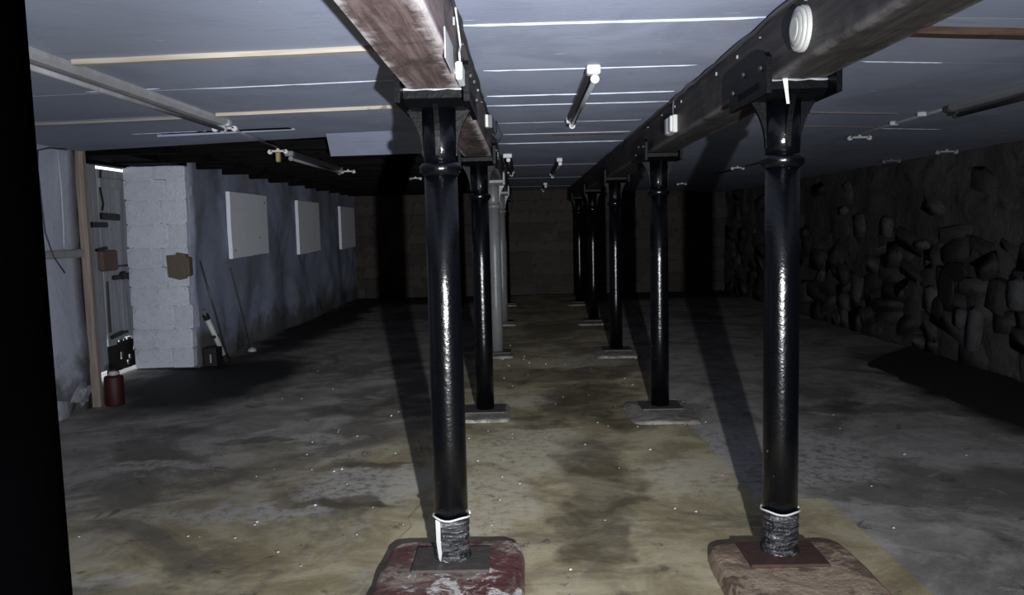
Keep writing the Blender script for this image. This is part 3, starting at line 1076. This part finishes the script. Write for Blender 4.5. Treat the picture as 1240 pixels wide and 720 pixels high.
clip(-2.09, 5.62, zl(-2.09), 'white clip at the end of the long dusty light fitting')
t = clip(-2.15, 7.02, 2.243, 'white clip with brass plug under the soot-black ceiling')
obj('plug', box(-0.02, 0.02, -0.02, 0.02, -0.12, -0.03, 0.008), 'brass', t)
clip(2.93, 6.95, zr(2.93), 'white twin-jaw clip on the conduit beyond the dark grey tube light', s=1.2)
clip(2.84, 10.5, zr(2.84), 'small white clip on the ceiling between stone wall and dark beam')
clip(2.87, 14.3, zr(2.87), 'tiny white clip on the ceiling close to the far wall')
clip(4.24, 8.0, zr(4.24), 'white clip where ceiling meets the stone wall', 'dusty_metal', 1.3)
clip(4.2, 9.1, zr(4.2), 'dull clip further along where ceiling meets stone wall', 'conduit', 1.2)
clip(-2.1, 9.6, 2.245, 'white clip just past the tube light under the black ceiling', 'white_plastic')
clip(-1.5, 11.2, 2.245, 'white clip deep under the soot-black ceiling', 'white_plastic')


def pipe(pts, r, mat, name, label, cat, group=None, seg=8):
    o = obj(name, tube(pts, r, seg), mat, smooth=True)
    tag(o, label, cat, group)
    return o


pipe([(-2.09, 5.66, zl(-2.09) - 0.013), (-2.15, 6.99, zl(-2.15) - 0.013)], 0.011, 'conduit', 'conduit', 'grey conduit linking the dusty fitting to the brass plug', 'conduit')
pipe([(2.83, 5.42, zr(2.83) - 0.012), (2.86, 6.92, zr(2.86) - 0.012), (2.92, 8.3, zr(2.92) - 0.012), (2.90, 12.0, zr(2.9) - 0.012)], 0.012, 'conduit', 'conduit', 'grey conduit running on from tube light over the stone-wall bay', 'conduit')
# little saddles of that conduit
for (x, y, lab) in ((2.80, 5.62, 'white saddle on the grey conduit right by the tube light end'), (2.83, 6.1, 'white saddle on the grey conduit next to the short dark strip')):
    o = obj('pipe_saddle', box(-0.03, 0.03, -0.012, 0.012, -0.030, 0.0, 0.004), 'white_plastic', None, (x, y, zr(x)))
    tag(o, lab, 'saddle', 'conduit saddles')

# ------------------------------------------------------------------ battens on the ceiling


def batten(x0, x1, y, zf, w, h, mat, label, skew=0.0):
    b = bmesh.new()
    n = 6
    rings = []
    for i in range(n + 1):
        x = x0 + (x1 - x0) * i / n
        yc = y + skew * i / n + 0.004 * math.sin(i * 2.1)
        z = zf(x)
        rings.append([b.verts.new(p) for p in ((x, yc - w / 2, z - h), (x, yc + w / 2, z - h), (x, yc + w / 2, z + 0.001), (x, yc - w / 2, z + 0.001))])
    for a, c in zip(rings, rings[1:]):
        for k in range(4):
            b.faces.new((a[k], a[(k + 1) % 4], c[(k + 1) % 4], c[k]))
    b.faces.new(rings[0])
    b.faces.new(list(reversed(rings[-1])))
    bmesh.ops.recalc_face_normals(b, faces=b.faces)
    o = obj('wooden_batten', b, mat)
    tag(o, label, 'batten', 'battens nailed under the ceiling')
    return o


batten(-1.95, -0.45, 3.50, zl, 0.045, 0.022, 'pale_wood', 'pale knotty batten meeting the red-brown beam, long one with dark end')
batten(-1.95, -0.46, 5.12, zl, 0.045, 0.02, 'pale_wood', 'pale batten with two dark patches just past the dusty fitting')
batten(-3.75, -2.10, 5.20, zl, 0.04, 0.016, 'grey_wood', 'thin grey painted batten between whitewashed wall and dusty fitting')
batten(1.62, 2.75, 3.36, zr, 0.07, 0.03, 'red_wood', 'dark reddish brown batten beside the dark beam', 0.05)
batten(0.28, 0.90, 6.95, zc, 0.045, 0.012, 'red_wood', 'thin brown strip on the ceiling between the beams')
batten(2.05, 2.66, 5.70, zr, 0.03, 0.010, 'dark_strip', 'short dark strip on the ceiling near the grey conduit')
batten(2.2, 2.82, 6.45, zr, 0.03, 0.008, 'dark_strip', 'dark strip on the ceiling ending at the grey conduit')

# ------------------------------------------------------------------ fittings on the beams
# round bulkhead lamp on the dark beam (faces the aisle)
xf = XR + 0.015 - 0.112
root = empty('bulkhead_lamp', (xf, 2.80, 2.158))
root.scale = (0.5, 1, 1)
tag(root, 'round white lamp with concentric rings on the side of dark beam', 'lamp')


def face_lathe(profile, seg=36):
    bb = lathe(profile, seg)
    bmesh.ops.rotate(bb, verts=bb.verts, cent=(0, 0, 0), matrix=Matrix.Rotation(-PI / 2, 3, 'Y'))
    return bb


obj('back_ring', face_lathe([(0.078, -0.005), (0.078, 0.022), (0.073, 0.026)]), 'lamp_white', root, smooth=False)
obj('rim', face_lathe([(0.068, 0.022), (0.074, 0.03), (0.074, 0.046), (0.066, 0.052)]), 'lamp_white', root)
cv = obj('cover', face_lathe([(0.060, 0.046), (0.060, 0.056), (0.048, 0.064), (0.03, 0.068), (0.008, 0.069)]), 'lamp_cream', root, smooth=True)
obj('inner_ring', face_lathe([(0.040, 0.060), (0.040, 0.071), (0.034, 0.073)]), 'lamp_white', cv)
# twin box
root = empty('switch_box', (xf, 5.12, 2.125))
tag(root, 'white twin switch box on the dark beam past the round lamp', 'switch box')
obj('back_box', box(-0.03, 0.002, -0.10, 0.11, -0.055, 0.055, 0.005), 'cream_plastic', root)
for q in (-1, 1):
    obj('rocker_plate', box(-0.046, -0.028, q * 0.052 - 0.044, q * 0.052 + 0.044, -0.05, 0.05, 0.006), 'white_plastic', root)
pipe([(xf - 0.006, 5.13, 2.18), (xf - 0.007, 5.13, 2.24), (xf - 0.006, 5.10, 2.295)], 0.006, 'cable', 'cable', 'dark cable from the twin switch box up to the ceiling', 'cable')
# torn paper on the first dark-beam column
b = bmesh.new()
pp = [(-0.045, 2.112, .010), (-0.052, 2.075, .014), (-0.046, 2.05, .009), (-0.040, 2.0, .006), (-0.034, 1.955, .005)]
ls = []
for (x, z, w_) in pp:
    ls.append([b.verts.new((x - w_, -0.168, z)), b.verts.new((x + w_, -0.170, z)), b.verts.new((x + w_, -0.167, z)), b.verts.new((x - w_, -0.165, z))])
for a, c in zip(ls, ls[1:]):
    for k in range(4):
        b.faces.new((a[k], a[(k + 1) % 4], c[(k + 1) % 4], c[k]))
b.faces.new(ls[0])
b.faces.new(list(reversed(ls[-1])))
bmesh.ops.recalc_face_normals(b, faces=b.faces)
o = obj('paper_strip', b, 'paper', None, (XR, Y1, 0))
tag(o, 'torn white strip hanging from the cap of the brown-plinth column', 'paper strip')
# white bits on the red-brown beam
xb = XL - 0.005 + 0.112
root = empty('pull_switch', (xb, 2.99, 2.06))
tag(root, 'small white pull switch with cord on the red-brown beam', 'switch')
obj('switch_body', box(-0.002, 0.022, -0.075, 0.075, -0.02, 0.045, 0.005), 'white_plastic', root)
obj('cord', tube([(0.012, -0.02, 0.04), (0.012, -0.05, 0.08), (0.012, 0.02, 0.12), (0.010, -0.04, 0.17), (0.008, -0.12, 0.22)], 0.0035, 6), 'white_plastic', root)
root = obj('paper_label', box(xb - 0.002, xb + 0.003, 2.50, 2.78, 2.03, 2.125, 0.001), 'dusty_metal')
tag(root, 'pale strip stuck on the side of the red-brown beam', 'strip')
root = empty('socket_box', (xb, 5.35, 2.19))
tag(root, 'dark socket box with white edge on the red-brown beam', 'socket box')
obj('box_body', box(-0.002, 0.05, -0.16, 0.16, -0.045, 0.045, 0.005), 'dark_metal', root)
obj('face_plate', box(0.002, 0.022, -0.185, -0.163, -0.04, 0.04, 0.003), 'cream_plastic', root)
pipe([(xb + 0.03, 5.6, 2.16), (xb + 0.07, 5.8, 2.12), (xb + 0.09, 5.9, 2.18), (xb + 0.05, 5.95, 2.29)], 0.004, 'cable', 'cable', 'dark looped cable beside the socket box', 'cable')
root = empty('switch_box', (xb, 6.75, 2.11))
tag(root, 'small white box on the red-brown beam past the socket box', 'switch box')
obj('back_box', box(-0.002, 0.03, -0.09, 0.09, -0.03, 0.035, 0.004), 'white_plastic', root)
obj('cover_plate', box(0.03, 0.036, -0.07, 0.07, -0.025, 0.03, 0.002), 'cream_plastic', root)

# ------------------------------------------------------------------ boards over the wall windows
for (ya, yb, za, zb, lab) in ((9.86, 11.28, 1.19, 2.03, 'large white board over the window beside the leaning rod'),
                              (12.85, 14.18, 1.14, 2.02, 'white board over the middle one of three blocked windows'),
                              (15.85, 17.15, 1.14, 2.00, 'white board over the window next to the far corner')):
    root = empty('window_board', (X_WL + 0.055, (ya + yb) / 2, za))
    tag(root, lab, 'board', 'white boards over the blocked windows')
    n = 16
    poly = []
    hw = (yb - ya) / 2
    for i in range(n + 1):
        poly.append((-hw + 2 * hw * i / n, 0.012 * nz(i * .7, ya, 0) + 0.03 * i / n))
    poly += [(hw + 0.012 * nz(i * .9, ya, 4), (zb - za) * i / 6) for i in range(1, 7)]
    poly += [(-hw + 0.012 * nz(i * .9, ya, 7), (zb - za) * i / 6) for i in range(6, 0, -1)]
    obj('board', prism(poly, 'X', 0.0, 0.05), 'board_white', root)
    for (fy, fz) in ((-0.85, 0.12), (0.85, 0.88), (0.5, 0.3)):
        obj('fixing', box(0.048, 0.056, fy * hw - 0.012, fy * hw + 0.012, fz * (zb - za) - 0.012, fz * (zb - za) + 0.012, 0.003), 'dark_metal', root)

# ------------------------------------------------------------------ things by the doorway
root = empty('red_canister', (-3.69, 6.90, 0))
tag(root, 'dull red canister with white lid at the foot of the door post', 'canister')
obj('can_body', lathe([(0.076, 0.0), (0.080, 0.01), (0.080, 0.25), (0.074, 0.262), (0.03, 0.27)], 24), 'red_can', root, smooth=True)
obj('lid', lathe([(0.035, 0.266), (0.037, 0.30), (0.030, 0.306)], 18), 'white_plastic', root, smooth=True)
obj('handle', tube([(-0.05, 0, 0.26), (-0.05, 0, 0.30), (0, 0.0, 0.325), (0.05, 0, 0.30), (0.05, 0, 0.26)], 0.006, 6), 'red_can', root)

# white lamp tube leaning by the reveal
root = empty('handheld_lamp', (-3.53, 9.13, 0.02))
tag(root, 'white tube lamp with black ends leaning on the wall by the black crate', 'lamp')
d = Vector((-0.115, -0.26, 0.58))
P0 = Vector((0, 0, 0))
obj('tube', tube([P0 + d * 0.12, P0 + d * 0.5, P0 + d * 0.9], 0.030, 14), 'white_plastic', root, smooth=True)
obj('end_cap', tube([P0, P0 + d * 0.13], 0.046, 14), 'dark_box', root)
obj('end_cap', tube([P0 + d * 0.89, P0 + d * 0.97], 0.036, 14), 'dark_box', root)
obj('hook', tube([P0 + d * 0.97, P0 + d * 1.06, P0 + d * 1.08 + Vector((0.02, 0, 0))], 0.010, 8), 'steel', root)
for q in (-1, 1):
    obj('clamp', tube([P0 + d * 0.52 + Vector((0.0, q * 0.03, 0)), P0 + d * 0.52 + Vector((0.0, q * 0.065, 0))], 0.022, 8), 'dark_box', root)
# black crate
root = empty('black_crate', (-3.60, 8.86, 0))
tag(root, 'small open black crate beside the white blocks of the doorway', 'crate')
obj('crate_shell', box(-0.085, 0.085, -0.02, 0.0, 0.0, 0.21, 0.004), 'dark_box', root)
obj('crate_shell', box(-0.085, -0.07, -0.02, 0.13, 0.0, 0.21, 0.004), 'dark_box', root)
obj('crate_shell', box(0.07, 0.085, -0.02, 0.13, 0.0, 0.21, 0.004), 'dark_box', root)
obj('crate_shell', box(-0.085, 0.085, 0.115, 0.13, 0.0, 0.21, 0.004), 'dark_box', root)
obj('crate_floor', box(-0.08, 0.08, -0.01, 0.12, 0.0, 0.015), 'dark_box', root)
o = obj('handle_slot', box(-0.006, 0.012, -0.024, -0.019, 0.04, 0.14, 0.002), 'dusty_metal', root)
# rods
pipe([(-3.57, 9.28, 0.0), (-3.585, 9.05, 0.55), (-3.66, 8.86, 1.20)], [0.014, 0.012, 0.010], 'dark_metal', 'leaning_stick', 'thin dark stick leaning just behind the white tube lamp', 'stick')
root = empty('leaning_rod', (-3.50, 9.93, 0.0))
tag(root, 'thin black rod on a pale foot leaning below the large white board', 'rod')
obj('shaft', tube([(0, 0, 0.03), (-0.17, -0.13, 1.08)], 0.011, 8), 'black_metal', root)
obj('foot', lathe([(0.055, 0.0), (0.05, 0.03), (0.02, 0.05)], 14), 'dusty_metal', root)
# wires on the near wall
xw = X_WL - 0.085
pipe([(xw, 6.70, 2.245), (xw, 6.45, 2.235), (xw, 6.29, 2.20), (xw + .01, 6.255, 2.05), (xw + .01, 6.27, 1.8), (xw + .015, 6.28, 1.55), (xw + .02, 6.36, 1.35), (xw + .02, 6.50, 1.21)], 0.006, 'cable', 'cable', 'dark loose cable looping down the whitewashed wall', 'cable')
o = pipe([(xw, 6.56, 2.23), (xw, 6.575, 1.9), (xw, 6.565, 1.6), (xw, 6.55, 1.42)], 0.007, 'joint', 'cable', 'white painted cable straight down the wall by door post', 'cable')
o = obj('wall_ledge', box(xw - 0.02, xw + 0.02, 6.22, 6.82, 1.33, 1.40, 0.012), 'dusty_metal')
tag(o, 'grey ledge stripe across the whitewashed wall beside the door post', 'ledge')

# ------------------------------------------------------------------ black muck along the stone wall
b = bmesh.new()
rows = []
for i in range(41):
    y = 3.6 + 5.3 * i / 40
    t = min(1.0, (8.95 - y) / 0.9)
    xl_ = 4.35 - (0.92 + 0.10 * nz(y, 0, 1, 1.6)) * max(0.05, t) ** 0.6
    row = []
    for k in range(11):
        u = k / 10
        x = xl_ + (4.385 - xl_) * u
        row.append(b.verts.new((x, y, -0.012 + 0.05 * u ** 0.8 + 0.018 * nz(x, y, 4, 5) * u)))
    rows.append(row)
for a, c in zip(rows, rows[1:]):
    for k in range(10):
        b.faces.new((a[k], a[k + 1], c[k + 1], c[k]))
o = obj('floor_muck', b, 'muck', smooth=True)
o['kind'] = 'stuff'
tag(o, 'black wet muck heaped along the foot of the stone wall', 'muck')
o['kind'] = 'stuff'

# ------------------------------------------------------------------ plaster crumbs on the floor
b = bmesh.new()
for i in range(120):
    x = random.gauss(0.0, 1.7)
    y = 2.6 + abs(random.gauss(0, 3.0))
    if not (-3.3 < x < 3.2) or (y < 3.7 and (-0.8 < x < 0.1 or 0.6 < x < 1.6)):
        continue
    r = random.uniform(0.003, 0.0075) * (1.5 if random.random() < .1 else 1)
    q = bmesh.ops.create_icosphere(b, subdivisions=1, radius=r)
    for v in q['verts']:
        v.co = Vector((x + v.co.x * random.uniform(.7, 1.4), y + v.co.y * random.uniform(.7, 1.4), 0.010 + v.co.z * 0.6))
for (cx, cy, n_) in ((-0.1, 8.5, 14), (-1.3, 5.1, 9), (-0.75, 5.3, 8)):
    for i in range(n_):
        x = cx + random.gauss(0, 0.22)
        y = cy + random.gauss(0, 0.5)
        r = random.uniform(0.004, 0.010)
        q = bmesh.ops.create_icosphere(b, subdivisions=1, radius=r)
        for v in q['verts']:
            v.co = Vector((x + v.co.x, y + v.co.y, (0.045 if cx > 3 else 0.010) + v.co.z * 0.7))
o = obj('plaster_crumbs', b, 'plaster_chip')
tag(o, 'scattered white crumbs of plaster on the floor', 'crumbs')
o['kind'] = 'stuff'
